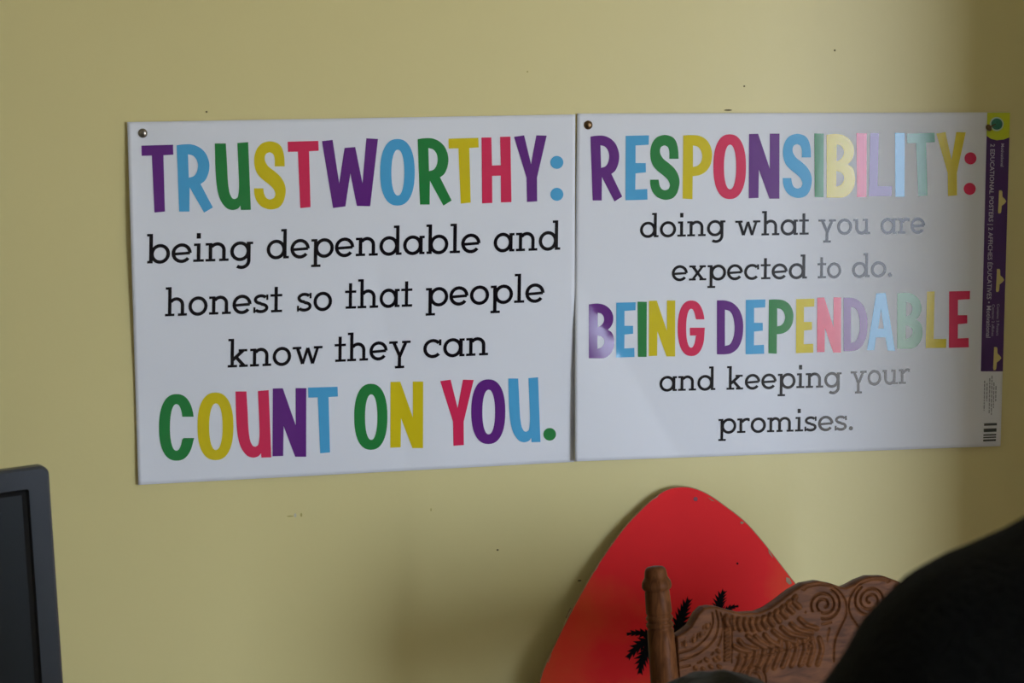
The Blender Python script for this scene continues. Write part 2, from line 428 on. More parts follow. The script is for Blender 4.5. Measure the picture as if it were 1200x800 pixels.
word(PL, hL, [('T','p',165.7,203.2,169.5,249),('R','b',207,249.5,169.2,249),('U','g',251.8,294,166.5,246),('S','y',297.7,334.7,165.8,245.3),
 ('T','r',337.2,373.5,165,243.8),('W','p',377.3,443,162,243.6),('O','b',445.5,486,162.8,240.8),('R','g',489.5,529.3,162,240.8),('T','y',525.6,561,161.4,238.5),
 ('H','r',564.4,599.4,160,238.2),('Y','p',602.4,640.7,158.5,236.6),('.','b',645,660.2,182.6,197.8),('.','b',645,660.2,220,235.2)], 'TRUSTWORTHY:')
word(PL, hL, [('C','g',186.4,227.6,461.6,539.6),('O','y',231.4,273.6,459.8,539),('U','r',276,318,457,536),('N','p',319.4,359,454.6,535),('T','b',361,396,453,531)], 'COUNT')
word(PL, hL, [('O','g',415.2,454,449.5,526.9),('N','y',457.4,496,446.9,524.9)], 'ON')
word(PL, hL, [('Y','r',515.9,555.1,444.7,522.1),('O','p',552.3,592.2,444.3,520.1),('U','b',595.7,633.4,441.9,518),('.','g',636.8,651.6,501.3,516.1)], 'YOU.')
word(PR, hR, [('R','p',692,729.2,159,236),('E','b',733,760.5,158.5,234.6),('S','g',761.8,796.2,158.3,234),('P','y',800,834.5,158.2,233.3),('O','r',836,874.2,157.3,233.2),
 ('N','p',877.5,913.5,156.5,232.7),('S','b',917.3,951.3,157,231.8),('I','g',954.3,965.4,156.2,230.9),('B','y',968.7,1002,156.7,231.5),('I','r',1003.8,1015.8,155.9,230.8),
 ('L','p',1018,1045.3,155.8,230),('I','b',1048.8,1060.3,155.5,230.5),('T','g',1062.7,1095.6,155.5,230),('Y','y',1097.2,1131.7,154.7,229.6),
 ('.','r',1130.3,1144.3,178.4,192.6),('.','r',1129.4,1143.4,214.1,228.3)], 'RESPONSIBILITY:')
word(PR, hR, [('B','p',690,719.8,355.5,419.6),('E','b',722,745,354,418.8),('I','g',747.2,758,353.3,418),('N','y',760.3,791.3,352,417.5),('G','r',794.3,826,352,417)], 'BEING')
word(PR, hR, [('D','p',840.2,871,351.8,415),('E','b',873.8,897,350.7,415),('P','g',900.5,929.8,350.7,414.3),('E','y',932.8,954.5,349.8,413.7),('N','r',957.5,985.7,348.3,413),
 ('D','p',988.6,1016.8,348.5,411.3),('A','b',1016,1049,343,411),('B','g',1051.3,1081,342.8,408.5),('L','y',1084.6,1109,341.3,407.7),('E','r',1112,1136.8,340.8,407.4)], 'DEPENDABLE')

# ------------------------------------------------------------------ slab-serif body lettering made of pen strokes; x-height 1, baseline 0
SW, TW = .185, .135      # stem and serif widths
def L_(x0, y0, x1, y1, w=SW): return ('l', x0, y0, x1, y1, w)
def A_(cx, cy, rx, ry, a0, a1, w=SW): return ('a', cx, cy, rx, ry, a0, a1, w)
sf = TW / 2
RO = A_(.5, .5, .43, .445, 0, 360)
G = {
 'o': (1.06, [A_(.53, .5, .44, .445, 0, 360)]),
 'b': (1.22, [L_(.22, 0, .22, 1.6), L_(.0, 1.6 - sf, .22, 1.6 - sf, TW), L_(.02, sf, .3, sf, TW), A_(.70, .5, .43, .445, 0, 360)]),
 'd': (1.22, [A_(.52, .5, .43, .445, 0, 360), L_(1.0, 0, 1.0, 1.6), L_(.78, 1.6 - sf, 1.0, 1.6 - sf, TW), L_(.95, sf, 1.22, sf, TW)]),
 'a': (1.18, [A_(.52, .5, .43, .445, 0, 360), L_(.98, 0, .98, 1.0), L_(.9, 1 - sf, 1.18, 1 - sf, TW), L_(.9, sf, 1.18, sf, TW)]),
 'e': (1.06, [A_(.53, .5, .44, .445, 0, 322), L_(.12, .46, .97, .50, TW + .02)]),
 'c': (1.02, [A_(.53, .5, .44, .445, 42, 318), L_(.93, .66, .93, 1.0, TW)]),
 'i': (.56, [L_(.28, 0, .28, 1), L_(.03, 1 - sf, .28, 1 - sf, TW), L_(0, sf, .56, sf, TW), L_(.28, 1.26, .28, 1.56, SW + .03)]),
 'l': (.54, [L_(.28, 0, .28, 1.6), L_(.02, 1.6 - sf, .28, 1.6 - sf, TW), L_(0, sf, .56, sf, TW)]),
 'n': (1.22, [L_(.26, 0, .26, 1), L_(.0, 1 - sf, .26, 1 - sf, TW), L_(.0, sf, .52, sf, TW), A_(.62, .60, .35, .34, 0, 150), L_(.97, 0, .97, .62), L_(.72, sf, 1.22, sf, TW)]),
 'h': (1.22, [L_(.26, 0, .26, 1.6), L_(.02, 1.6 - sf, .26, 1.6 - sf, TW), L_(.0, sf, .52, sf, TW), A_(.62, .60, .35, .34, 0, 150), L_(.97, 0, .97, .62), L_(.72, sf, 1.22, sf, TW)]),
 'm': (1.86, [L_(.26, 0, .26, 1), L_(.0, 1 - sf, .26, 1 - sf, TW), L_(.0, sf, .5, sf, TW), A_(.57, .62, .30, .32, 0, 150), L_(.87, 0, .87, .64), L_(.66, sf, 1.08, sf, TW),
             A_(1.22, .62, .34, .32, 0, 160), L_(1.56, 0, 1.56, .64), L_(1.36, sf, 1.84, sf, TW)]),
 'r': (.86, [L_(.26, 0, .26, 1), L_(.0, 1 - sf, .26, 1 - sf, TW), L_(.0, sf, .58, sf, TW), A_(.68, .52, .40, .42, 72, 150), L_(.80, .80, .80, 1.0, TW)]),
 'u': (1.22, [L_(.26, .4, .26, 1), L_(.02, 1 - sf, .26, 1 - sf, TW), A_(.61, .40, .35, .34, 180, 345), L_(.96, 0, .96, 1), L_(.70, 1 - sf, .96, 1 - sf, TW), L_(.96, sf, 1.22, sf, TW)]),
 'p': (1.22, [L_(.24, -.52, .24, 1), L_(.0, 1 - sf, .24, 1 - sf, TW), L_(.0, -.52 + sf, .52, -.52 + sf, TW), A_(.72, .5, .43, .445, 0, 360)]),
 'g': (1.18, [A_(.52, .5, .43, .445, 0, 360), L_(.98, -.02, .98, 1), L_(.86, 1 - sf, 1.20, 1 - sf, TW), A_(.60, -.02, .38, .36, 232, 360)]),
 't': (.66, [L_(.32, 0, .32, 1.40), L_(.0, 1 - sf, .66, 1 - sf, TW), L_(.04, sf, .66, sf, TW)]),
 's': (.88, [A_(.44, .73, .31, .205, 30, 270, SW - .01), A_(.44, .27, .33, .205, -150, 90, SW - .01), L_(.79, .70, .79, 1.0, TW - .02), L_(.08, 0, .08, .32, TW - .02), L_(.38, .53, .5, .475, SW - .02)]),
 'k': (1.2, [L_(.26, 0, .26, 1.6), L_(.02, 1.6 - sf, .26, 1.6 - sf, TW), L_(.0, sf, .54, sf, TW), L_(.30, .42, .88, .92), L_(.50, .54, .95, .06), L_(.62, 1 - sf, 1.12, 1 - sf, TW), L_(.66, sf, 1.16, sf, TW)]),
 'w': (1.72, [L_(.26, .98, .58, .04), L_(.58, .04, .87, .92, SW - .03), L_(.87, .92, 1.16, .04, SW - .01), L_(1.16, .04, 1.46, .98, SW - .03), L_(.0, 1 - sf, .50, 1 - sf, TW), L_(1.22, 1 - sf, 1.72, 1 - sf, TW)]),
 'y': (1.26, [L_(.26, .96, .64, .14), L_(1.0, .96, .62, .12), L_(.62, .18, .62, -.46), L_(.0, 1 - sf, .50, 1 - sf, TW), L_(.76, 1 - sf, 1.26, 1 - sf, TW), L_(.36, -.52 + sf, .90, -.52 + sf, TW)]),
 'x': (1.16, [L_(.24, .95, .92, .05), L_(.92, .95, .24, .05, SW - .03), L_(.02, 1 - sf, .46, 1 - sf, TW), L_(.70, 1 - sf, 1.12, 1 - sf, TW), L_(.0, sf, .46, sf, TW), L_(.70, sf, 1.16, sf, TW)]),
 '.': (.36, [A_(.18, .125, .07, .07, 0, 360, .14)]),
}
SP = {'i': .08}
GAP = .085
def text_line(parent, hf, words, xh, label):
    bm = bmesh.new(); kk = 0
    for txt, xa, xb, ba, bb in words:
        adv = sum(G[c][0] for c in txt) + GAP * (len(txt) - 1)
        sx = (xb - xa) / adv; sl = (bb - ba) / (xb - xa); x = 0
        for c in txt:
            for s in G[c][1]:
                kk += 1; off = .0004 + (kk % 7) * 6e-6
                if s[0] == 'l':
                    _, x0, y0, x1, y1, w = s; n = max(1, int(math.hypot(x1 - x0, y1 - y0) * 4)); pts = [(x0 + (x1 - x0) * i / n, y0 + (y1 - y0) * i / n) for i in range(n + 1)]; close = False
                else:
                    _, cx, cy, rx, ry, a0, a1, w = s; n = max(4, int(abs(a1 - a0) / 15))
                    pts = [(cx + rx * math.cos(math.radians(a0 + (a1 - a0) * i / n)), cy + ry * math.sin(math.radians(a0 + (a1 - a0) * i / n))) for i in range(n + 1)]
                rows = []
                for i, p in enumerate(pts):
                    a = pts[max(0, i - 1)]; b = pts[min(len(pts) - 1, i + 1)]
                    if s[0] == 'a':
                        ang = math.radians(s[5] + (s[6] - s[5]) * i / n); tx, ty = -s[3] * math.sin(ang), s[4] * math.cos(ang)
                    else: tx, ty = b[0] - a[0], b[1] - a[1]
                    l = math.hypot(tx, ty) or 1; nx, ny = -ty / l * w / 2, tx / l * w / 2
                    row = []
                    for q in (1, -1):
                        gx = (x + p[0] + q * nx) * sx; gy = (p[1] + q * ny) * xh
                        px = xa + gx + gy * .012; py = ba + sl * gx - gy
                        row.append(bm.verts.new(surf(hf, px, py, off)))
                    rows.append(row)
                for i in range(len(rows) - 1):
                    f = bm.faces.new((rows[i][0], rows[i + 1][0], rows[i + 1][1], rows[i][1])); f.normal_update()
                    if f.normal.y > 0: f.normal_flip()
            x += G[c][0] + GAP
    o = build('text_line', bm, INK['black'], parent); o['label'] = 'black slab-serif line reading ' + label
text_line(PL, hL, [('being', 172, 296, 308.7, 304.6), ('dependable', 312.5, 563, 303.4, 295.6), ('and', 578.5, 656.5, 295.3, 292.5)], 21.6, 'being dependable and')
text_line(PL, hL, [('honest', 193.4, 330.6, 370.6, 365.5), ('so', 347.6, 389, 365, 363.3), ('that', 404.2, 483, 361.8, 359.1), ('people', 499, 638, 358.8, 353.6)], 21.3, 'honest so that people')
text_line(PL, hL, [('know', 266.8, 377.8, 430.6, 426.1), ('they', 392, 481, 424.1, 419.8), ('can', 496, 572, 419.3, 416)], 21, 'know they can')
text_line(PR, hR, [('doing', 750, 849.6, 278.3, 275.9), ('what', 861.5, 947.7, 276.4, 274.8), ('you', 959, 1019.7, 275, 274), ('are', 1032, 1083.9, 273.9, 273)], 17.8, 'doing what you are')
text_line(PR, hR, [('expected', 787.3, 945.7, 329, 326.2), ('to', 957.8, 985.6, 326, 325.4), ('do.', 998.5, 1046, 325.2, 324)], 17.6, 'expected to do.')
text_line(PR, hR, [('and', 772.8, 838.3, 458.4, 456.8), ('keeping', 851.4, 985.8, 456.6, 453.4), ('your', 996.8, 1066, 452.3, 449.3)], 17.3, 'and keeping your')
text_line(PR, hR, [('promises.', 841.9, 1000.2, 507.8, 503.7)], 17.0, 'promises.')

# ------------------------------------------------------------------ the printed strip on the right poster
def patch(name, pts, m, off, parent=PR, hf=hR, label=None):
    bm = bmesh.new()
    xs = [p[0] for p in pts]; ys = [p[1] for p in pts]; x0, x1, y0, y1 = min(xs), max(xs), min(ys), max(ys)
    fill_letter(bm, hf, [[((x - x0) / (x1 - x0), (y - y0) / (y1 - y0)) for x, y in pts]], (x0, x1, y0, y1), 0, off)
    o = build(name, bm, m, parent)
    if label: o['label'] = label
    return o
strip = patch('printed_strip', [(1156.4, 150), (1183.2, 150), (1175.2, 435), (1149.4, 435)], M_strip, .00035, label='dark purple printed strip')
patch('lime_tab', [(1157, 131.9), (1183.6, 131.8), (1182.8, 161), (1176, 163.5), (1168, 164.3), (1161, 162.5), (1156.2, 159)], M_lime, .0006, label='lime green tab above the strip')
def ringpts(cx, cy, r, n=26): return [(cx + r * math.cos(2 * math.pi * k / n), cy + r * math.sin(2 * math.pi * k / n)) for k in range(n)]
patch('emblem', ringpts(1168, 145.3, 8.2), M_ring, .0008, label='pale ring around a green round emblem')
patch('emblem', ringpts(1168.2, 145.3, 6.6), M_teal, .001, label='dark green round emblem')
def slot(cx, cy, h=27):
    k = h / 27
    sh = [(-2.2, -13.5), (.8, -13.5), (1.6, -12), (1.8, -6), (4.8, -3.2), (6.2, -.5), (4.2, 2.2), (1.0, 4.5), (.2, 12), (-.8, 13.5), (-3.0, 13.5), (-3.4, 11), (-2.8, 0)]
    patch('hang_slot', [(cx + a, cy + b * k) for a, b in sh], M_slot, .0006)
slot(1173, 236.5); slot(1170.5, 328.5); slot(1167.2, 420)
font = bpy.data.fonts.load('<builtin>')
def tiny_text(txt, x, y, size, length, m, name='small_print', off=.0007, bold=.0, direction=(0, 1), arc=None):
    """runs down the strip: text direction in the picture is `direction`, glyph up is to the right"""
    cu = bpy.data.curves.new('t', 'FONT'); cu.body = txt; cu.font = font; cu.size = 1; cu.offset = bold; cu.resolution_u = 2
    ob = bpy.data.objects.new('t', cu); C.objects.link(ob)
    dg = bpy.context.evaluated_depsgraph_get(); me = bpy.data.meshes.new_from_object(ob.evaluated_get(dg))
    bpy.data.objects.remove(ob)
    bm = bmesh.new(); bm.from_mesh(me)
    xs = [v.co.x for v in bm.verts]; w = max(xs) - min(xs); x0 = min(xs)
    for v in bm.verts:
        a = (v.co.x - x0) / w * length; b = v.co.y * size
        if arc:
            cx, cy, r, a0 = arc; th = a0 + a / r; px, py = cx + (r + b) * math.cos(th), cy + (r + b) * math.sin(th)
        else:
            dx_, dy_ = direction; px = x + dx_ * a + dy_ * b; py = y + dy_ * a - dx_ * b
        v.co = surf(hR, px, py, off)
    for f in bm.faces:
        f.normal_update()
        if f.normal.y > 0: f.normal_flip()
    o = build(name, bm, m, PR); return o
d1 = Vector((1155.3 - 1160.6, 395.5 - 168.5)); d1n = d1.normalized()
o = tiny_text('2 EDUCATIONAL POSTERS | 2 AFFICHES ÉDUCATIVES • Motivational', 1160.8, 168.5, 7.4, d1.length, M_white_ink, bold=.012, direction=tuple(d1n)); o['label'] = 'white line reading 2 EDUCATIONAL POSTERS | 2 AFFICHES ÉDUCATIVES • Motivational'
tiny_text('Motivational', 1173.3, 168.2, 5.0, 27, M_white_ink, bold=.01, direction=(-.022, 1))
tiny_text('Contains: 2 Posters', 1168.4, 356, 4.4, 37, M_white_ink, direction=(-.024, 1))
tiny_text('Contenu: 2 affiches', 1162.8, 356.5, 4.4, 37, M_white_ink, direction=(-.024, 1))
bm_f = bmesh.new()
def dash(bm, x0, y0, x1, y1, w):
    q = []
    for (x, y, s) in ((x0, y0, -1), (x0, y0, 1), (x1, y1, 1), (x1, y1, -1)): q.append(bm.verts.new(surf(hR, x + s * w / 2, y, .0006)))
    f = bm.faces.new(q); f.normal_update()
    if f.normal.y > 0: f.normal_flip()
rr = random.Random(3)
for i, (xx, ya, yb) in enumerate(((1154, 446, 481), (1157, 449, 470), (1160, 443, 484), (1162.6, 440, 486), (1165, 448, 478), (1167.4, 452, 470))):
    y = ya
    while y < yb:
        l = rr.uniform(2, 5); dash(bm_f, xx - (y - 440) * .02, y, xx - (y + l - 440) * .02, min(y + l, yb), 1.1); y += l + 1
fp = build('fine_print', bm_f, M_grey_ink, PR); fp['kind'] = 'stuff'
bm = bmesh.new()
for y, h in ((497.4, 2.8), (504.2, 4.0), (509.7, 1.7), (512.6, 1.5), (516, 2.2)):
    x0 = 1153.2 - (y - 497) * .06
    vs = [surf(hR, x, yy, .0006) for x, yy in ((x0, y - h / 2), (x0 + 15, y - h / 2 - .6), (x0 + 15, y + h / 2 - .6), (x0, y + h / 2))]
    f = bm.faces.new([bm.verts.new(v) for v in vs]); f.normal_update()
    if f.normal.y > 0: f.normal_flip()
build('barcode', bm, mat('ink_barcode', (52, 58, 56), rough=.5), PR)

# ------------------------------------------------------------------ tacks
def tack(px, py, hf, m, label, r=.0056, tilt=None):
    p = surf(hf, px, py, .0002)
    t = root('thumbtack', tuple(p), label, 'thumbtack', 'domed tacks holding the posters')
    bm = bmesh.new()
    ax = Vector((0, -1, 0)) if tilt is None else tilt.normalized()
    base = p + (ax * .0 if tilt is None else ax * .0135)
    prof = [(-.0002, r * .3), (0, r)] + [(r * .62 * math.sin(a), r * math.cos(a)) for a in [i * math.pi / 16 for i in range(1, 8)]]
    lathe(bm, prof, base, base + ax, 28); build('tack_head', finish(bm), m, t)
    bm = bmesh.new(); end = p + Vector((0, .006, 0)) if tilt is None else p - ax * .004
    lathe(bm, [(0, .0007), ((base - end).length, .0009)], end, base, 8); build('tack_pin', finish(bm), m, t)
tack(167.3, 156, hL, M_tack, 'shiny domed tack in the top left corner of the TRUSTWORTHY poster')
tack(689.3, 146.4, hR, M_bronze, 'brown domed tack in the top left corner of the RESPONSIBILITY poster')
tack(1167, 145.2, hR, M_bronze, 'dark tack pulled half out of the lime tab at the top right', r=.0045, tilt=Vector((-1.0, -.42, -.40)))

# ------------------------------------------------------------------ red surfboard leaning on the wall
tip = at_y(797, 570, -.012)
LEAN = .12
bn = Vector((0, -1, LEAN)).normalized(); bs = Vector((1, 0, 0)); bt = bn.cross(bs).normalized()
if bt.z < 0: bt = -bt
bo = Vector(tip)
def bpt(px, py):
    p = Vector(on_plane(px, py, tuple(bo), np.array(bn))); d = p - bo
    return d.dot(bs), d.dot(bt)
left = [bpt(*q) for q in ((782,573),(767,582.5),(749,599),(731,618.5),(710,647),(692,675.5),(671,713),(650,755),(632,800))]
right = [bpt(*q) for q in ((812,571.2),(830,578.6),(851,593),(872,609.5),(890,629),(908,651.5),(923,671),(933.5,684.5))]
zt = left[-1][1]
axs = lambda t: .012 + t * -.03
lowL = [(-.196, zt - .06), (-.222, zt - .15), (-.236, zt - .27), (-.238, zt - .4), (-.225, zt - .54), (-.2, zt - .66), (-.165, zt - .76)]
bottom = -(bo.z / bt.z) + .001
lowL = [(a + .0, b) for a, b in lowL if b > bottom + .04] + [(-.15, bottom)]
cxm = .018
lowR = [(2 * cxm - a, b) for a, b in lowL]
right += [(2 * cxm - left[-1][0] + .005, zt)]
outline2 = [bpt(797, 570)] + right + lowR + lowL[::-1] + left[::-1]
P = [Vector((a, b, 0)) for a, b in outline2]
sm = []
n = len(P)
for i in range(n):
    p0, p1, p2, p3 = P[i - 1], P[i], P[(i + 1) % n], P[(i + 2) % n]
    if p1.y <= bottom + .001 or p2.y <= bottom + .001: sm.append(p1); continue
    for k in range(4):
        t = k / 4
        sm.append(.5 * ((2 * p1) + (p2 - p0) * t + (2 * p0 - 5 * p1 + 4 * p2 - p3) * t * t + (3 * p1 - p0 - 3 * p2 + p3) * t ** 3))
surfboard = root('surfboard', (bo.x, bo.y - .12, 0), 'red painted wooden surfboard with black palms leaning against the wall', 'surfboard')
def b3(s, t, d): return bo + bs * s + bt * t + bn * d
bm = bmesh.new()
def inset(loop, k):
    out = []; n = len(loop)
    for i in range(n):
        a = loop[i - 1]; b = loop[(i + 1) % n]; tv = (b - a).normalized(); out.append(loop[i] + Vector((-tv.y, tv.x, 0)) * k)
    return out
area = sum(sm[i].x * sm[(i + 1) % n].y - sm[(i + 1) % n].x * sm[i].y for i in range(len(sm)) for n in [len(sm)])
sg = 1 if area > 0 else -1
rim = [(inset(sm, sg * .001), 0.0), (sm, -.001), (sm, -.0035), (inset(sm, sg * .001), -.004)]
rings = [[bm.verts.new(b3(p.x, p.y, d)) for p in l] for l, d in rim]
for a, b in zip(rings, rings[1:]):
    for i in range(len(a)):
        f = bm.faces.new((a[i], a[(i + 1) % len(a)], b[(i + 1) % len(a)], b[i])); f.material_index = 1
bm.faces.new(rings[0]).material_index = 0; bm.faces.new(rings[-1]).material_index = 1
finish(bm); o = build('board', bm, [M_red, M_edge], surfboard)
bmx = bmesh.new()
def board_shape(name, polys, m, off=.0004, label=None):
    bm = bmesh.new()
    for loop in polys:
        pts = [bpt(x, y) for x, y in loop]
        vv = [Vector((a, b, 0)) for a, b in pts]
        tr = geometry.tessellate_polygon([vv]); vs = [bm.verts.new(b3(p.x, p.y, off)) for p in vv]
        for t in tr:
            try: f = bm.faces.new([vs[i] for i in t])
            except ValueError: continue
            f.normal_update()
            if f.normal.y > 0: f.normal_flip()
    o = build(name, bm, m, surfboard)
    if label: o['label'] = label
M_palm = mat('palm_black_paint', (9, 11, 15), rough=.7, spec=.08)
def frond(a, c, b, w, n=9, seed=0):
    w = w * 1.45
    r = random.Random(seed); a, b, c = np.array(a, float), np.array(b, float), np.array(c, float)
    up, dn = [], []
    for i in range(n + 1):
        for s, lst in ((1, up), (-1, dn)):
            for q in (0, 1):
                t = min(1, (i + q * .55) / n); p = (1 - t) ** 2 * a + 2 * t * (1 - t) * c + t * t * b
                d = 2 * (1 - t) * (c - a) + 2 * t * (b - c); d = d / (np.linalg.norm(d) + 1e-9); nn = np.array([-d[1], d[0]])
                ww = w * (math.sin(math.pi * min(1, .18 + .80 * t)) ** .7) * (r.uniform(.75, 1.1) if q else .38)
                lst.append(p + s * nn * ww + d * (w * .55 if q else 0))
    tipp = b + (b - c) / np.linalg.norm(b - c) * 2
    return [tuple(p) for p in up[:-1]] + [tuple(tipp)] + [tuple(p) for p in dn[:-1][::-1]]
board_shape('palm_print', [frond((772,748),(752,738),(735,743),4.2,7,1), frond((772,748),(752,748),(736,770),6.5,8,2), frond((770,750),(752,762),(750,788),7.0,9,3), frond((770,750),(764,738),(759,730),4,5,9),
  frond((792,752),(796,722),(807,703),7.5,9,4), frond((778,750),(790,744),(812,752),6,8,5), frond((772,752),(770,772),(782,790),6,8,11),
  [(770,750),(778,750),(781,790),(786,860),(776,860),(773,790)]], M_palm, label='black painted palm tree')
board_shape('palm_print', [frond((844,722),(840,706),(848,693),6.2,7,6), frond((844,722),(852,711),(865,710),3.2,6,7), frond((844,722),(828,712),(811,724),4,7,8), frond((844,722),(848,735),(862,748),5,7,12),
  frond((844,722),(832,730),(826,748),5,7,13), [(841,722),(847,722),(846,780),(848,860),(838,860),(841,780)]], M_palm, label='black painted palm tree')
for q in ([(869,610.5),(872,612),(869,614),(867,612)], [(900,643),(905,651),(906,654),(901,648)], [(921,676),(925,677),(928,683),(925,685),(921,681)], [(668,712),(670,712),(664,725),(663,723)], [(760,588),(772,579.5),(770,582.5)], [(829,582),(838,587.5),(834,586.5)],
          [(645,768),(646.6,766),(642.5,776),(641.5,776)], [(700,662),(702,661),(697.5,669),(696.5,668)]):
    board_shape('paint_chip', [q], M_edge, .0006)
board_shape('nail_mark', [ringpts(815, 584.5, 2.6, 10)], mat('nail_mark', (120, 22, 48), rough=.5), .0006)
board_shape('nail_mark', [ringpts(864, 660, 1.3, 8)], M_palm, .0006)

# ------------------------------------------------------------------ carved press-back oak chair
yaw = math.radians(6.6); rec = math.radians(9)
cs = Vector((math.cos(yaw), math.sin(yaw), 0)); back = Vector((-math.sin(yaw), math.cos(yaw), 0))
ct = (Vector((0, 0, 1)) * math.cos(rec) + back * math.sin(rec)).normalized(); cn = cs.cross(ct)
CHY = -.40; KP = .00105 * (DIST + CHY) / DIST
co = Vector(at_y(992.5, 700, CHY))
def cpt(px, py):
    d = Vector(on_plane(px, py, tuple(co), np.array(cn))) - co
    return d.dot(cs), d.dot(ct)
def c3(s, t, d=0): return co + cs * s + ct * t + cn * d
seat_c = co - Vector((0, 0, co.z)) - back * .12
chair = root('dining_chair', (co.x - back.x * .2, co.y - .2, 0), 'brown oak dining chair with a carved crest rail and turned posts, facing the room', 'chair')
# top contour (left half), metres
topL = [cpt(*q) for q in ((793,746),(803,740),(811,733.5),(819,719),(826,712),(834,710.5),(842,711),(853,714.5),(870,718.5),(890,717.5),(902,712.5),(913,705),(930,692),(944,684),(961,681),(975,683.6),(985,687.2),(992.5,688.6))]
ts = np.array([q[0] for q in topL]); tt = np.array([q[1] for q in topL])
order = np.argsort(ts)
def top_at(s):
    return float(np.interp(-abs(s), ts[order], tt[order]))
S0 = ts.min()
px2s = lambda x, y: cpt(x, y)
strokes = []   # (polyline pts in s,t ; width m ; height m)
def st(pts, w, h, mirror=True):
    q = [px2s(*p) for p in pts]
    if len(q) > 2:   # Catmull smooth
        Q = [np.array(p) for p in q]; Q = [2 * Q[0] - Q[1]] + Q + [2 * Q[-1] - Q[-2]]; out = []
        for i in range(1, len(Q) - 2):
            for k in range(5):
                t = k / 5; out.append(.5 * ((2 * Q[i]) + (Q[i + 1] - Q[i - 1]) * t + (2 * Q[i - 1] - 5 * Q[i] + 4 * Q[i + 1] - Q[i + 2]) * t * t + (3 * Q[i] - Q[i - 1] - 3 * Q[i + 1] + Q[i + 2]) * t ** 3))
        out.append(Q[-2]); q = [tuple(p) for p in out]
    strokes.append((q, w * KP, h * .001))
sc_ = KP
# spiral scroll
def spiral(cx, cy):
    pts = []
    for k in range(85):
        a = k / 84 * 2.35 * 2 * math.pi; r = 3.0 + (19.3 - 3.0) * (a / (2.35 * 2 * math.pi)) ** .9
        pts.append((cx + r * math.cos(-a + 1.1), cy + r * math.sin(-a + 1.1)))
    q = [px2s(*p) for p in pts]; strokes.append((q, 3.6 * sc_, -.0028))
spiral(965.5, 708.5)
st([(940,690),(948,687),(961,684.5),(975,687),(986,696),(991.5,708),(991,721),(984,736),(978,752),(977,775)], 3.2, -2.0)
st([(929,697),(938,704),(943,716),(950,726),(962,731),(974,729)], 2.8, -1.8)
st([(972,736),(969,750),(969,765)], 2.6, -1.5)
# rim under the top contour
st([(850,717),(870,722.5),(890,722),(904,717),(916,709),(932,697.5),(944,690)], 2.6, -1.5)
st([(850,737),(868,740),(885,741),(899,740),(920,731),(932,725),(944,718)], 2.6, -1.5)
# gadroon lobes between
U = [(852,728),(859,729.5),(866.5,731),(874,731.5),(881.5,731.5),(889,731),(896.5,729),(904,726),(911.5,721.5),(919,716.5),(926.5,711),(934,705)]
for i, (x, y) in enumerate(U):
    lean = 1.5 + max(0, (x - 880)) * .055; hh = 6.0
    st([(x - lean * .4, y - hh), (x - lean, y - 1), (x + lean * .6, y + hh)], 7.2, 2.6)
# leaves under the stem
for a, b, c in (((937,725),(945,732),(957,736)), ((927,731),(936,738),(951,741)), ((916,735),(927,743),(945,747)), ((906,739),(917,747),(932,752)), ((896,743.5),(903,751),(914,757)),
                ((885,745),(893,753),(905,758)), ((876,744.5),(885,752),(897,759)), ((866,750),(873,757),(884,760)), ((860,757),(868,761),(879,763))):
    st([a, b, c], 6.8, 2.4)
# sweeping fan ribs below
for i in range(11):
    f = i / 10; x0 = 868 + 92 * f; y0 = 768 - 20 * f - 6 * math.sin(f * 3.1)
    st([(x0, y0), (x0 - 3 + 6 * f, y0 + 12), (x0 - 12 + 10 * f, y0 + 30)], 7.4, 1.8)
st([(862,770),(880,770),(905,765),(930,758),(952,748)], 2.4, -1.4)
for i in range(7):
    st([(950 - i * 1.6, 752 + i * 4.2), (950.6 - i * 1.6, 752.6 + i * 4.2)], 3.8, 1.8)
for i in range(5):
    st([(911 - i * 2.2, 757 + i * 4.6), (911.6 - i * 2.2, 757.6 + i * 4.6)], 3.6, 1.7)
# rope between the two fields
for i in range(9):
    y = 735 + i * 4.6; st([(849.8, y + 1.4), (854.8, y - 1.2)], 3.2, 1.9)
st([(846.8,722),(848.2,745),(848,776)], 2.0, -1.7); st([(857,722),(857.5,745),(857,776)], 2.0, -1.7)
# left wing: ringed ovals and bands
for cx, cy, rx, ry, a in ((802.5,753.5,3.5,5.6,.1), (812.3,749.5,3.5,5.4,.25), (821,743.4,3.5,5.2,.55), (828,733.6,3.4,4.8,.8)):
    pts = []
    for k in range(19):
        th = 2 * math.pi * k / 18; x = rx * math.cos(th); y = ry * math.sin(th); pts.append((cx + x * math.cos(a) - y * math.sin(a), cy + x * math.sin(a) + y * math.cos(a)))
    q = [px2s(*p) for p in pts]; strokes.append((q, 2.7 * sc_, -.0025))
    st([(cx, cy - 1.6), (cx + .3, cy + 1.6)], 4.4, 1.5)
for pts in ([(795.8,765),(813,759.5),(828,746),(835,731),(834.5,718)], [(797,773.8),(817.5,766),(835.5,750.5),(841.5,732.5),(839,715.5)], [(798,782),(817,777),(835.5,765),(844.5,747.5),(846.5,731),(844,718)]):
    st(pts, 2.8, -2.2)
for x, y in ((841.5,761.8),(828,772),(838,772),(815,782),(824,783),(842,770),(833,780),(843,780)):
    st([(x - 1, y), (x + 1, y + 1.5)], 5.0, 1.8)
st([(869,790),(872,784),(879,780.5),(886,781.5),(893,786),(897,794),(897,806)], 3.4, -2.0)
st([(874,800),(876,790),(883,786.5),(890,791),(892,800)], 3.0, 1.5)
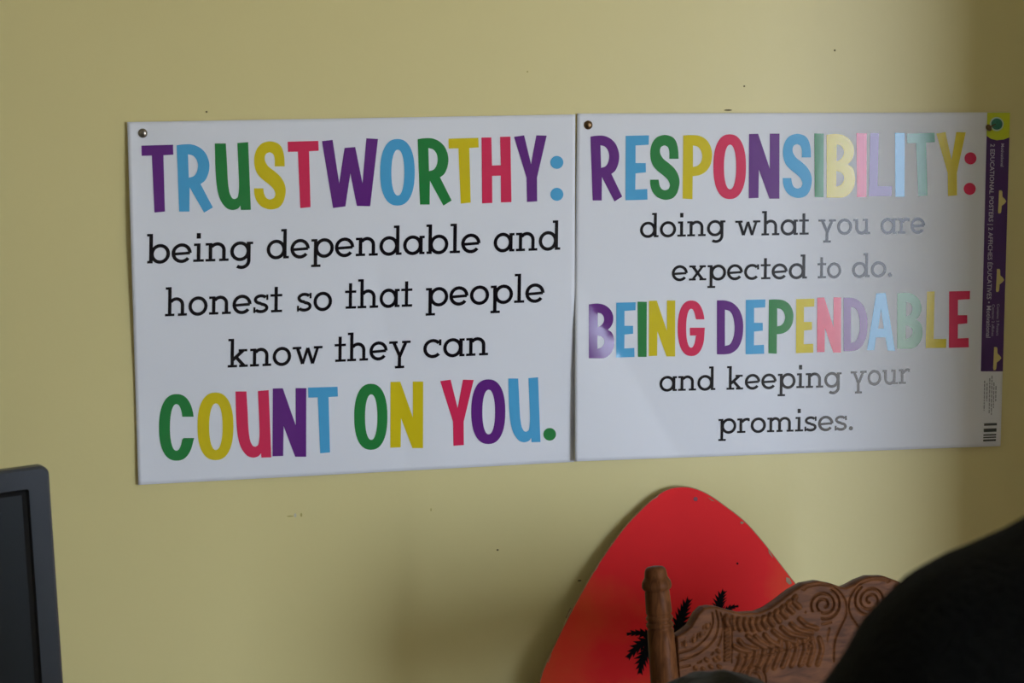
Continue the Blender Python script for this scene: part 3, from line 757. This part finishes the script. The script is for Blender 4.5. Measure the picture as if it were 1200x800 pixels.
# grid
BOT = cpt(992, 905)[1]
smax = -S0 - .001
NS, NT = 520, 250
sg_ = np.linspace(-smax, smax, NS)
H = np.zeros((NS, NT)); Tg = np.zeros((NS, NT))
for i, s in enumerate(sg_):
    tp = top_at(s); lo = BOT + .012 * math.cos(s / smax * math.pi / 2 * 2)
    Tg[i] = np.linspace(tp - .002, lo + .002, NT)
Sg = np.repeat(sg_[:, None], NT, 1); Sm = -np.abs(Sg)
for q, w, h in strokes:
    qa = np.array(q); lo = qa.min(0) - w; hi = qa.max(0) + w
    mk = (Sm > lo[0]) & (Sm < hi[0]) & (Tg > lo[1]) & (Tg < hi[1])
    if not mk.any(): continue
    X = Sm[mk]; Y = Tg[mk]; best = np.full(X.shape, 9.0)
    for a, b in zip(qa[:-1], qa[1:]):
        ab = b - a; l2 = max(1e-12, ab @ ab); u = np.clip(((X - a[0]) * ab[0] + (Y - a[1]) * ab[1]) / l2, 0, 1)
        best = np.minimum(best, np.hypot(X - a[0] - u * ab[0], Y - a[1] - u * ab[1]))
    r = np.clip(best / (w / 2), 0, 1)
    prof = ((1 - r ** 2) if h > 0 else (.5 + .5 * np.cos(math.pi * r))) * h
    cur = H[mk]; H[mk] = np.where(h > 0, np.maximum(cur, prof), cur + prof if True else cur) if h > 0 else np.minimum(cur, 0) * 0 + np.where(cur > 0, cur + prof, np.minimum(cur, prof))
dist_top = np.array([[0] * NT for _ in range(NS)], float)
bm = bmesh.new()
TH = .021
lay = []
for i in range(NS):
    s = sg_[i]; tp = top_at(s); lo = Tg[i, -1] - .002
    col = [bm.verts.new(c3(s, Tg[i, j], H[i, j])) for j in range(NT)]
    col += [bm.verts.new(c3(s, lo, -.003)), bm.verts.new(c3(s, lo, -TH + .002)), bm.verts.new(c3(s, lo + .003, -TH)), bm.verts.new(c3(s, (tp + lo) / 2, -TH)), bm.verts.new(c3(s, tp - .003, -TH)),
            bm.verts.new(c3(s, tp, -TH + .003)), bm.verts.new(c3(s, tp + .0003, -TH / 2)), bm.verts.new(c3(s, tp, -.0025)), bm.verts.new(c3(s, tp - .0007, -.0008))]
    lay.append(col)
for a, b in zip(lay, lay[1:]):
    m_ = len(a)
    for k in range(m_): bm.faces.new((a[k], b[k], b[(k + 1) % m_], a[(k + 1) % m_]))
bm.faces.new(lay[0]); bm.faces.new(lay[-1][::-1])
crest = build('crest_rail', finish(bm), M_wood, chair, smooth=True); crest['label'] = 'carved crest rail with scrolls and leaves'
# posts
pxm = KP
ptop = Vector(c3(*cpt(770, 663.5), -.006)); pb = Vector(c3(*cpt(781.5, 800), -.006)); ax = (pb - ptop).normalized()
prof_px = [(0, 4), (1.0, 9.5), (3, 12), (6, 13.3), (11, 14), (13.5, 14.2), (16, 15.8), (19, 17.6), (23, 18.3), (26, 18.2), (28.5, 16.8), (30, 14.6), (32, 15.2), (45, 15.7), (57, 16), (58.5, 15.4), (59.5, 14.2), (61, 15.6), (63.5, 16.9), (66, 16.0), (67.5, 14.0), (69.5, 16.0), (72, 17.1), (74.5, 16.3), (76, 14.0), (78, 16.2), (90, 16.6), (140, 17.4)]
SEATZ = .46
def post(mirror):
    a = ptop.copy(); d = ax.copy()
    if mirror:
        def mir(v): return v - 2 * cs * v.dot(cs)
        a = co + mir(ptop - co); d = mir(ax)
    ln = (a.z - SEATZ + .01) / -d.z
    prof = [(t * pxm, r * pxm) for t, r in prof_px] + [(.20, .0165), (.26, .0165), (.268, .0125), (.275, .0165), (.30, .018), (.34, .0125), (.36, .0165), (.45, .019), (ln - .08, .015), (ln - .04, .0175), (ln, .014)]
    bm = bmesh.new(); lathe(bm, prof, a, a + d, 36); build('back_post', finish(bm), M_woodv, chair, smooth=True)
    return a + d * ln
fA = post(False); fB = post(True)
# seat
sc2 = (fA + fB) / 2 - back * .17; sc2.z = SEATZ
bm = bmesh.new(); NSG = 48; ring_t, ring_b, ring_m = [], [], []
def seat_pt(k, sc):
    a = 2 * math.pi * k / NSG; c, s = math.cos(a), math.sin(a)
    x = .215 * math.copysign(abs(c) ** .55, c) * sc * (1 - .06 * s); y = .205 * math.copysign(abs(s) ** .55, s) * sc
    return x, y
rows = []
for sc, z in ((.12, -.006), (.5, -.005), (.8, -.002), (.96, .0), (1.0, -.008), (1.0, -.022), (.96, -.028)):
    rows.append([bm.verts.new(sc2 + cs * seat_pt(k, sc)[0] + back * seat_pt(k, sc)[1] + Vector((0, 0, z))) for k in range(NSG)])
for a, b in zip(rows, rows[1:]):
    for k in range(NSG): bm.faces.new((a[k], a[(k + 1) % NSG], b[(k + 1) % NSG], b[k]))
bm.faces.new(rows[0]); bm.faces.new(rows[-1])
build('seat', finish(bm), M_wood, chair, smooth=True)
low = Vector(c3(0, BOT + .02, -.01))
for k in range(5):
    s = (k - 2) * .062; a = c3(s, BOT + .014, -.011); b = sc2 + cs * s * .85 + back * .165; b.z = SEATZ - .004
    ln = (b - a).length; bm = bmesh.new()
    lathe(bm, [(0, .006), (.03, .007), (.04, .010), (.05, .007), (ln * .5, .011), (ln - .06, .007), (ln - .05, .010), (ln - .04, .007), (ln, .006)], a, b, 16); build('spindle', finish(bm), M_woodv, chair, smooth=True)
feet = []
for sx, sy in ((-1, -1), (1, -1), (-1, 1), (1, 1)):
    a = sc2 + cs * sx * .155 + back * sy * .15; a.z = SEATZ - .026; b = sc2 + cs * sx * .21 + back * sy * .20; b.z = 0.001
    feet.append((a, b)); ln = (b - a).length; bm = bmesh.new()
    lathe(bm, [(0, .014), (.05, .017), (.1, .021), (.14, .015), (.15, .02), (.16, .015), (.25, .022), (.33, .015), (ln, .012)], a, b, 20); build('leg', finish(bm), M_woodv, chair, smooth=True)
for i, j, f in ((0, 1, .45), (2, 3, .5), (0, 2, .6), (1, 3, .6)):
    a = feet[i][0].lerp(feet[i][1], f); b = feet[j][0].lerp(feet[j][1], f); ln = (b - a).length; bm = bmesh.new()
    lathe(bm, [(0, .007), (ln * .3, .008), (ln * .5, .013), (ln * .7, .008), (ln, .007)], a, b, 14); build('stretcher', finish(bm), M_woodv, chair, smooth=True)

# ------------------------------------------------------------------ monitor on a desk
mc = Vector(at_y(57.5, 545, -.60))
ya = math.radians(20.5); roll = math.radians(1.2)
ms = Vector((math.cos(ya), math.sin(ya), 0)); mb = Vector((-math.sin(ya), math.cos(ya), 0)); mt = Vector((0, 0, 1))
ms2 = ms * math.cos(roll) + mt * math.sin(roll) * 1; mt2 = mt * math.cos(roll) - ms * math.sin(roll)
MW, MH, MD, BZ = .42, .36, .030, .0195
MM = Matrix((ms2.to_4d(), mb.to_4d(), mt2.to_4d(), (0, 0, 0, 1))).transposed()
for i in range(3): MM[3][i] = 0
org = mc - ms2 * MW - mt2 * MH       # lower left front corner
MM.translation = org
for i in range(3):
    MM[i][0] = ms2[i]; MM[i][1] = mb[i]; MM[i][2] = mt2[i]; MM[i][3] = org[i]
MM[3][3] = 1
DESKZ = .75
mcx = org + ms2 * MW / 2
monitor = root('monitor', (mcx.x, mcx.y, DESKZ), 'dark grey flat monitor with a switched-off screen, at the left edge', 'monitor')
bm = bmesh.new(); box(bm, (.004, .006, .004), (MW - .004, MD, MH - .004), bev=.004); box(bm, (.06, MD, .05), (MW - .06, MD + .03, MH - .05), bev=.012)
bmesh.ops.transform(bm, matrix=MM, verts=bm.verts); build('casing', finish(bm), M_bezel, monitor)
# bezel ring with rounded outer corner and stepped inner recess
bm = bmesh.new()
def rr_loop(x0, z0, x1, z1, r, y, seg=6):
    out = []
    for cx, cz, a0 in ((x1 - r, z1 - r, 0), (x0 + r, z1 - r, 90), (x0 + r, z0 + r, 180), (x1 - r, z0 + r, 270)):
        for k in range(seg + 1):
            a = math.radians(a0 + 90 * k / seg); out.append(bm.verts.new((cx + r * math.cos(a), y, cz + r * math.sin(a))))
    return out
loops = [(rr_loop(0, 0, MW, MH, .008, .012), 0), (rr_loop(0, 0, MW, MH, .008, .0025), 0), (rr_loop(.0022, .0022, MW - .0022, MH - .0022, .007, 0), 0),
         (rr_loop(BZ - .001, BZ - .001, MW - BZ + .001, MH - BZ + .001, .002, .0006), 0), (rr_loop(BZ + .0008, BZ + .0008, MW - BZ - .0008, MH - BZ - .0008, .002, .0035), 1), (rr_loop(BZ + .0045, BZ + .0045, MW - BZ - .0045, MH - BZ - .0045, .001, .0048), 1)]
for (a, _), (b, mi) in zip(loops, loops[1:]):
    for k in range(len(a)):
        f = bm.faces.new((a[k], a[(k + 1) % len(a)], b[(k + 1) % len(a)], b[k])); f.material_index = mi
bmesh.ops.recalc_face_normals(bm, faces=bm.faces)
bmesh.ops.transform(bm, matrix=MM, verts=bm.verts); build('bezel', bm, [M_bezel, M_bezel_dark], monitor)
bm = bmesh.new(); box(bm, (BZ + .003, .0049, BZ + .003), (MW - BZ - .003, .0075, MH - BZ - .003)); bmesh.ops.transform(bm, matrix=MM, verts=bm.verts); build('screen', bm, M_screen, monitor)
bm = bmesh.new(); b0 = mcx + mb * (MD + .015)
lathe(bm, [(0, .03), (.02, .022), (b0.z + .10 - DESKZ, .022)], (b0.x, b0.y, DESKZ + .003), (b0.x, b0.y, DESKZ + 1), 24); build('stand_neck', finish(bm), M_bezel, monitor)
bm = bmesh.new(); lathe(bm, [(0, .115), (.008, .115), (.016, .10), (.02, .04)], (b0.x, b0.y - .02, DESKZ + .0005), (b0.x, b0.y - .02, DESKZ + 1), 40); build('stand_foot', finish(bm), M_bezel, monitor)
desk = root('desk', (-.62, -.55, 0), 'wooden desk under the monitor', 'desk')
bm = bmesh.new(); box(bm, (-1.25, -.95, .722), (-.05, -.12, DESKZ), bev=.004); build('desktop', bm, M_desk, desk)
for x in (-1.22, -.11):
    for y in (-.92, -.18):
        bm = bmesh.new(); box(bm, (x, y, .001), (x + .035, y + .035, .722), bev=.003); build('leg', bm, M_metal, desk)

# ------------------------------------------------------------------ people
def skin(nodes, edges, sub=2):
    me = bpy.data.meshes.new('s'); names = list(nodes)
    me.from_pydata([nodes[k][0] for k in names], [(names.index(a), names.index(b)) for a, b in edges], [])
    ob = bpy.data.objects.new('s', me); C.objects.link(ob)
    md = ob.modifiers.new('skin', 'SKIN'); md.use_smooth_shade = True
    for i, k in enumerate(names):
        r = nodes[k][1]; r = (r, r) if not isinstance(r, tuple) else r
        ob.data.skin_vertices[0].data[i].radius = r
    ob.data.skin_vertices[0].data[0].use_root = True
    s = ob.modifiers.new('sub', 'SUBSURF'); s.levels = sub; s.render_levels = sub
    dg = bpy.context.evaluated_depsgraph_get(); out = bpy.data.meshes.new_from_object(ob.evaluated_get(dg))
    bpy.data.objects.remove(ob); return out
def remesh(bm, voxel):
    me = bpy.data.meshes.new('r'); bm.to_mesh(me); bm.free()
    ob = bpy.data.objects.new('r', me); C.objects.link(ob)
    md = ob.modifiers.new('r', 'REMESH'); md.mode = 'VOXEL'; md.voxel_size = voxel; md.use_smooth_shade = True
    s = ob.modifiers.new('s', 'SMOOTH'); s.factor = .5; s.iterations = 3
    dg = bpy.context.evaluated_depsgraph_get(); out = bpy.data.meshes.new_from_object(ob.evaluated_get(dg)); bpy.data.objects.remove(ob)
    b = bmesh.new(); b.from_mesh(out); return b
def head_mesh(bm, c, f, k=1.0):
    """egg-shaped head with brow, nose, mouth, chin and ears; c centre, f facing angle about z (0 faces -y)"""
    r = bmesh.ops.create_uvsphere(bm, u_segments=64, v_segments=48, radius=1)
    for v in r['verts']:
        x, y, z = v.co
        fx, fy, fz = x * .074, y * .094, z * .112
        if z < 0: fx *= 1 - .28 * z * z; fy *= 1 - .18 * z * z
        if y < 0:
            g = lambda cx, cz, sx, sz: math.exp(-((x - cx) / sx) ** 2 - ((z - cz) / sz) ** 2)
            fy -= .024 * g(0, -.12, .13, .16) * (1 + .3 * (-.12 - z)); fy -= .006 * g(0, .25, .5, .09)
            fy += .010 * (g(-.42, .06, .2, .12) + g(.42, .06, .2, .12)); fy -= .006 * g(0, -.5, .28, .05); fy -= .006 * g(0, -.58, .25, .04); fy += .003 * g(0, -.54, .25, .02)
            fy -= .010 * g(0, -.82, .3, .14)
        ear = math.exp(-((y - .08) / .16) ** 2 - ((z + .05) / .24) ** 2)
        if abs(x) > .8: fx += math.copysign(.014 * ear, x)
        X, Y = fx * math.cos(f) - fy * math.sin(f), fx * math.sin(f) + fy * math.cos(f)
        v.co = Vector(c) + Vector((X, Y, fz)) * k
def hair_mesh(bm, c, f, k=1.0, thick=.012):
    r = bmesh.ops.create_uvsphere(bm, u_segments=64, v_segments=40, radius=1)
    for v in r['verts']:
        x, y, z = v.co
        cut = z < (.35 if y < -.35 else (-.45 if y > .1 else -.05))
        t = -.006 if cut else thick + .004 * noise.noise(Vector((x * 5, y * 5, z * 2)))
        fx, fy, fz = x * (.074 + t), y * (.094 + t), z * (.112 + t)
        if y < -.5 and z < .35: fy *= .8
        X, Y = fx * math.cos(f) - fy * math.sin(f), fx * math.sin(f) + fy * math.cos(f)
        v.co = Vector(c) + Vector((X, Y, fz)) * k
def hand(bm, w, d, up, side, k=1.0):
    """palm and five fingers: w wrist, d direction, up = back of hand, side = thumb side"""
    w, d, up, side = Vector(w), Vector(d).normalized(), Vector(up).normalized(), Vector(side).normalized()
    nodes = {'w': (tuple(w), (.024 * k, .018 * k)), 'p': (tuple(w + d * .05 * k), (.036 * k, .015 * k)), 'q': (tuple(w + d * .085 * k), (.038 * k, .012 * k))}
    bm.from_mesh(skin(nodes, [('w', 'p'), ('p', 'q')], 2))
    for i, l in enumerate((.066, .076, .070, .054)):
        o = w + d * .07 * k + side * (.03 - i * .020) * k
        a = o + d * (.03 + l * .4) * k; b = a + (d * .8 - up * .5).normalized() * l * .35 * k; e = b + (d * .5 - up * .8).normalized() * l * .3 * k
        bm.from_mesh(skin({'a': (tuple(o), .009 * k), 'b': (tuple(a), .0088 * k), 'c': (tuple(b), .008 * k), 'd': (tuple(e), .0065 * k)}, [('a', 'b'), ('b', 'c'), ('c', 'd')], 1))
    o = w + d * .03 * k + side * .022 * k; a = o + (d + side).normalized() * .035 * k; b = a + (d * 1.3 + side * .4 - up * .2).normalized() * .03 * k
    bm.from_mesh(skin({'a': (tuple(o), .011 * k), 'b': (tuple(a), .010 * k), 'c': (tuple(b), .008 * k)}, [('a', 'b'), ('b', 'c')], 1))
def person(J, hc, f, k, label, seat_y, top_mat, bottom_mat, hairt=.012):
    """J: joints dict (world), hc: head centre"""
    base = (J['hip'][0], J['hip'][1], 0)
    rt = root('person', base, label, 'person')
    # body
    R = dict(hip=(.115, .09), waist=(.10, .075), chest=(.115, .08), neckb=(.05, .05), neck=(.048, .048), clL=.040, clR=.040, shL=.042, shR=.042, elL=.04, elR=.04, wrL=.026, wrR=.026, thL=.085, thR=.085, knL=.058, knR=.058, anL=.038, anR=.038, toL=.03, toR=.03)
    E = [('hip','waist'),('waist','chest'),('chest','neckb'),('neckb','neck'),('neckb','clL'),('neckb','clR'),('clL','shL'),('clR','shR'),('shL','elL'),('shR','elR'),('elL','wrL'),('elR','wrR'),('hip','thL'),('hip','thR'),('thL','knL'),('thR','knR'),('knL','anL'),('knR','anR'),('anL','toL'),('anR','toR')]
    nodes = {n: (tuple(J[n]), tuple(v * k for v in R[n]) if isinstance(R[n], tuple) else R[n] * k) for n in R}
    bm = bmesh.new(); bm.from_mesh(skin(nodes, E)); head_mesh(bm, hc, f, k)
    fd = Vector((math.sin(f), -math.cos(f), 0)); sd = Vector((math.cos(f), math.sin(f), 0))
    hand(bm, J['wrL'], (J['wrL'] - J['elL']).normalized() * .6 + fd * .4, (0, 0, 1), sd, k); hand(bm, J['wrR'], (J['wrR'] - J['elR']).normalized() * .6 + fd * .4, (0, 0, 1), -sd, k)
    b = remesh(bm, .0055); build('body', b, M_skin, rt, smooth=True)
    # top
    g = .014 * k
    RT = dict(hip=(.168, .132), waist=(.155, .12), chest=(.165, .125), neckb=(.075, .07), clL=.055, clR=.055, shL=.060, shR=.060, elL=.058, elR=.058, wrL=.036, wrR=.036)
    RT['neck'] = (.068, .066)
    ET = [e for e in E if e[0] in RT and e[1] in RT] + [('hip', 'hem')]
    J = dict(J); J['hem'] = J['hip'] - Vector((0, 0, .09)) if J['hip'].z > .8 else J['hip'] + Vector((0, 0, -.02)); RT['hem'] = (.185, .155)
    n2 = {n: (tuple(J[n]), tuple(v * k for v in RT[n]) if isinstance(RT[n], tuple) else RT[n] * k) for n in RT}
    bm = bmesh.new(); bm.from_mesh(skin(n2, ET)); b = remesh(bm, .008)
    for v in b.verts:   # soft folds
        nn = v.normal; v.co += nn * (.006 * noise.noise(v.co * 9) + .004 * noise.noise(Vector((v.co.x * 26, v.co.y * 26, v.co.z * 12)))) 
    for v in b.verts:
        d = (v.co - Vector(J['shL'])); q = (d.z + .035 + d.x * .5) / .012
        if d.length < .12: v.co += v.normal * (.004 * math.exp(-q * q) - .003 * math.exp(-((q + 2.2) ** 2)))
    build('jacket', b, top_mat, rt, smooth=True)
    RB = dict(waist=(.12, .095), hip=(.152, .125), thL=.098, thR=.098, knL=.072, knR=.072, anL=.055, anR=.055)
    EB = [e for e in E if e[0] in RB and e[1] in RB]
    n3 = {n: (tuple(J[n]), tuple(v * k for v in RB[n]) if isinstance(RB[n], tuple) else RB[n] * k) for n in RB}
    bm = bmesh.new(); bm.from_mesh(skin(n3, EB)); b = remesh(bm, .009); build('trousers', b, bottom_mat, rt, smooth=True)
    for sfx in 'LR':
        a, t = Vector(J['an' + sfx]), Vector(J['to' + sfx])
        d = (t - a); d.z = 0; d.normalize()
        bm = bmesh.new(); heel = Vector((a.x, a.y, .036)) - d * .05; toe = Vector((a.x, a.y, .028)) + d * .18
        bm.from_mesh(skin({'h': (tuple(heel), (.036, .036)), 'm': (tuple(heel.lerp(toe, .5)), (.042, .034)), 't': (tuple(toe), (.036, .026)), 'u': ((a.x, a.y, .10), .045)}, [('h', 'm'), ('m', 't'), ('h', 'u')]))
        for v in bm.verts: v.co.z = max(v.co.z, .001)
        build('shoe', bm, M_shoe, rt, smooth=True)
    bm = bmesh.new(); hair_mesh(bm, hc, f, k, hairt); build('hair', bm, M_hair, rt, smooth=True)
    for s in (-1, 1):
        bm = bmesh.new(); bmesh.ops.create_uvsphere(bm, u_segments=16, v_segments=12, radius=.0105 * k)
        lx, ly, lz = s * .029, -.0735, .008; bmesh.ops.translate(bm, verts=bm.verts, vec=Vector(hc) + Vector((lx * math.cos(f) - ly * math.sin(f), lx * math.sin(f) + ly * math.cos(f), lz)) * k)
        ey = build('eye', bm, M_eye, rt, smooth=True)
        bm = bmesh.new(); bmesh.ops.create_uvsphere(bm, u_segments=14, v_segments=10, radius=.0055 * k)
        ly = -.0792; bmesh.ops.translate(bm, verts=bm.verts, vec=Vector(hc) + Vector((lx * math.cos(f) - ly * math.sin(f), lx * math.sin(f) + ly * math.cos(f), lz)) * k)
        build('iris', bm, M_hair, ey, smooth=True)
    return rt
V = Vector
ax_, ay_, az_ = .452, -1.55, .004
def PA(x, y, z): return V((ax_ + x, ay_ + y, z + az_))
JA = dict(hip=PA(.01, .02, .93), waist=PA(.01, .02, 1.10), chest=PA(0, .01, 1.27), neckb=PA(0, 0, 1.425), neck=PA(.01, -.01, 1.49),
          clL=PA(-.128, 0, 1.398), clR=PA(.105, 0, 1.392), shL=PA(-.203, 0, 1.380), shR=PA(.174, 0, 1.378), elL=PA(-.222, .01, 1.09), elR=PA(.21, .01, 1.09),
          wrL=PA(-.222, -.05, .85), wrR=PA(.22, -.05, .85), thL=PA(-.085, .02, .86), thR=PA(.10, .02, .86), knL=PA(-.09, .0, .49), knR=PA(.12, .0, .49),
          anL=PA(-.09, .02, .11), anR=PA(.13, .02, .11), toL=PA(-.09, -.10, .05), toR=PA(.13, -.10, .05))
pa = person(JA, (ax_ + .015, ay_ - .03, 1.60), 0.0, 1.0, 'person in a black fleece jacket at the right edge, only one shoulder in view', 0, M_fleece, M_trouser)
hx, hy, hd = .287, -1.13, .02
JB = dict(hip=V((hx, hy - .02, .535 + hd)), waist=V((hx, hy, .71 + hd)), chest=V((hx, hy, .87 + hd)), neckb=V((hx, hy, .99 + hd)), neck=V((hx, hy, 1.05 + hd)),
          clL=V((hx + .08, hy, .97 + hd)), clR=V((hx - .08, hy, .97 + hd)), shL=V((hx + .145, hy, .935 + hd)), shR=V((hx - .155, hy, .935 + hd)), elL=V((hx + .16, hy + .04, .71 + hd)), elR=V((hx - .18, hy + .04, .71 + hd)),
          wrL=V((hx + .08, hy + .20, .645 + hd)), wrR=V((hx - .10, hy + .20, .645 + hd)), thL=V((hx + .07, hy + .07, .515 + hd)), thR=V((hx - .08, hy + .07, .515 + hd)), knL=V((hx + .07, hy + .36, .50)), knR=V((hx - .09, hy + .36, .50)),
          anL=V((hx + .07, hy + .36, .11)), anR=V((hx - .09, hy + .36, .11)), toL=V((hx + .07, hy + .46, .05)), toR=V((hx - .09, hy + .46, .05)))
pb_ = person(JB, (hx, hy - .01, 1.124), math.pi, 1.0, 'person with dark hair, only the crown of the head showing at the bottom edge', 0, M_fleece, M_trouser)
def stool(x, y, z, label):
    st_ = root('stool', (x, y, 0), label, 'stool')
    bm = bmesh.new(); lathe(bm, [(0, .13), (.004, .145), (.022, .145), (.028, .13)], (x, y, z - .028), (x, y, z + 1), 40); build('seat', finish(bm), M_wood, st_)
    for k in range(4):
        a = math.pi / 4 + k * math.pi / 2; a0 = Vector((x + .17 * math.cos(a), y + .17 * math.sin(a), .001)); a1 = Vector((x + .10 * math.cos(a), y + .10 * math.sin(a), z - .026)); bm = bmesh.new()
        lathe(bm, [(0, .012), ((a1 - a0).length, .014)], a0, a1, 14); build('leg', finish(bm), M_woodv, st_)
stool(hx, hy - .02, .435, 'low round stool under the dark-haired person')
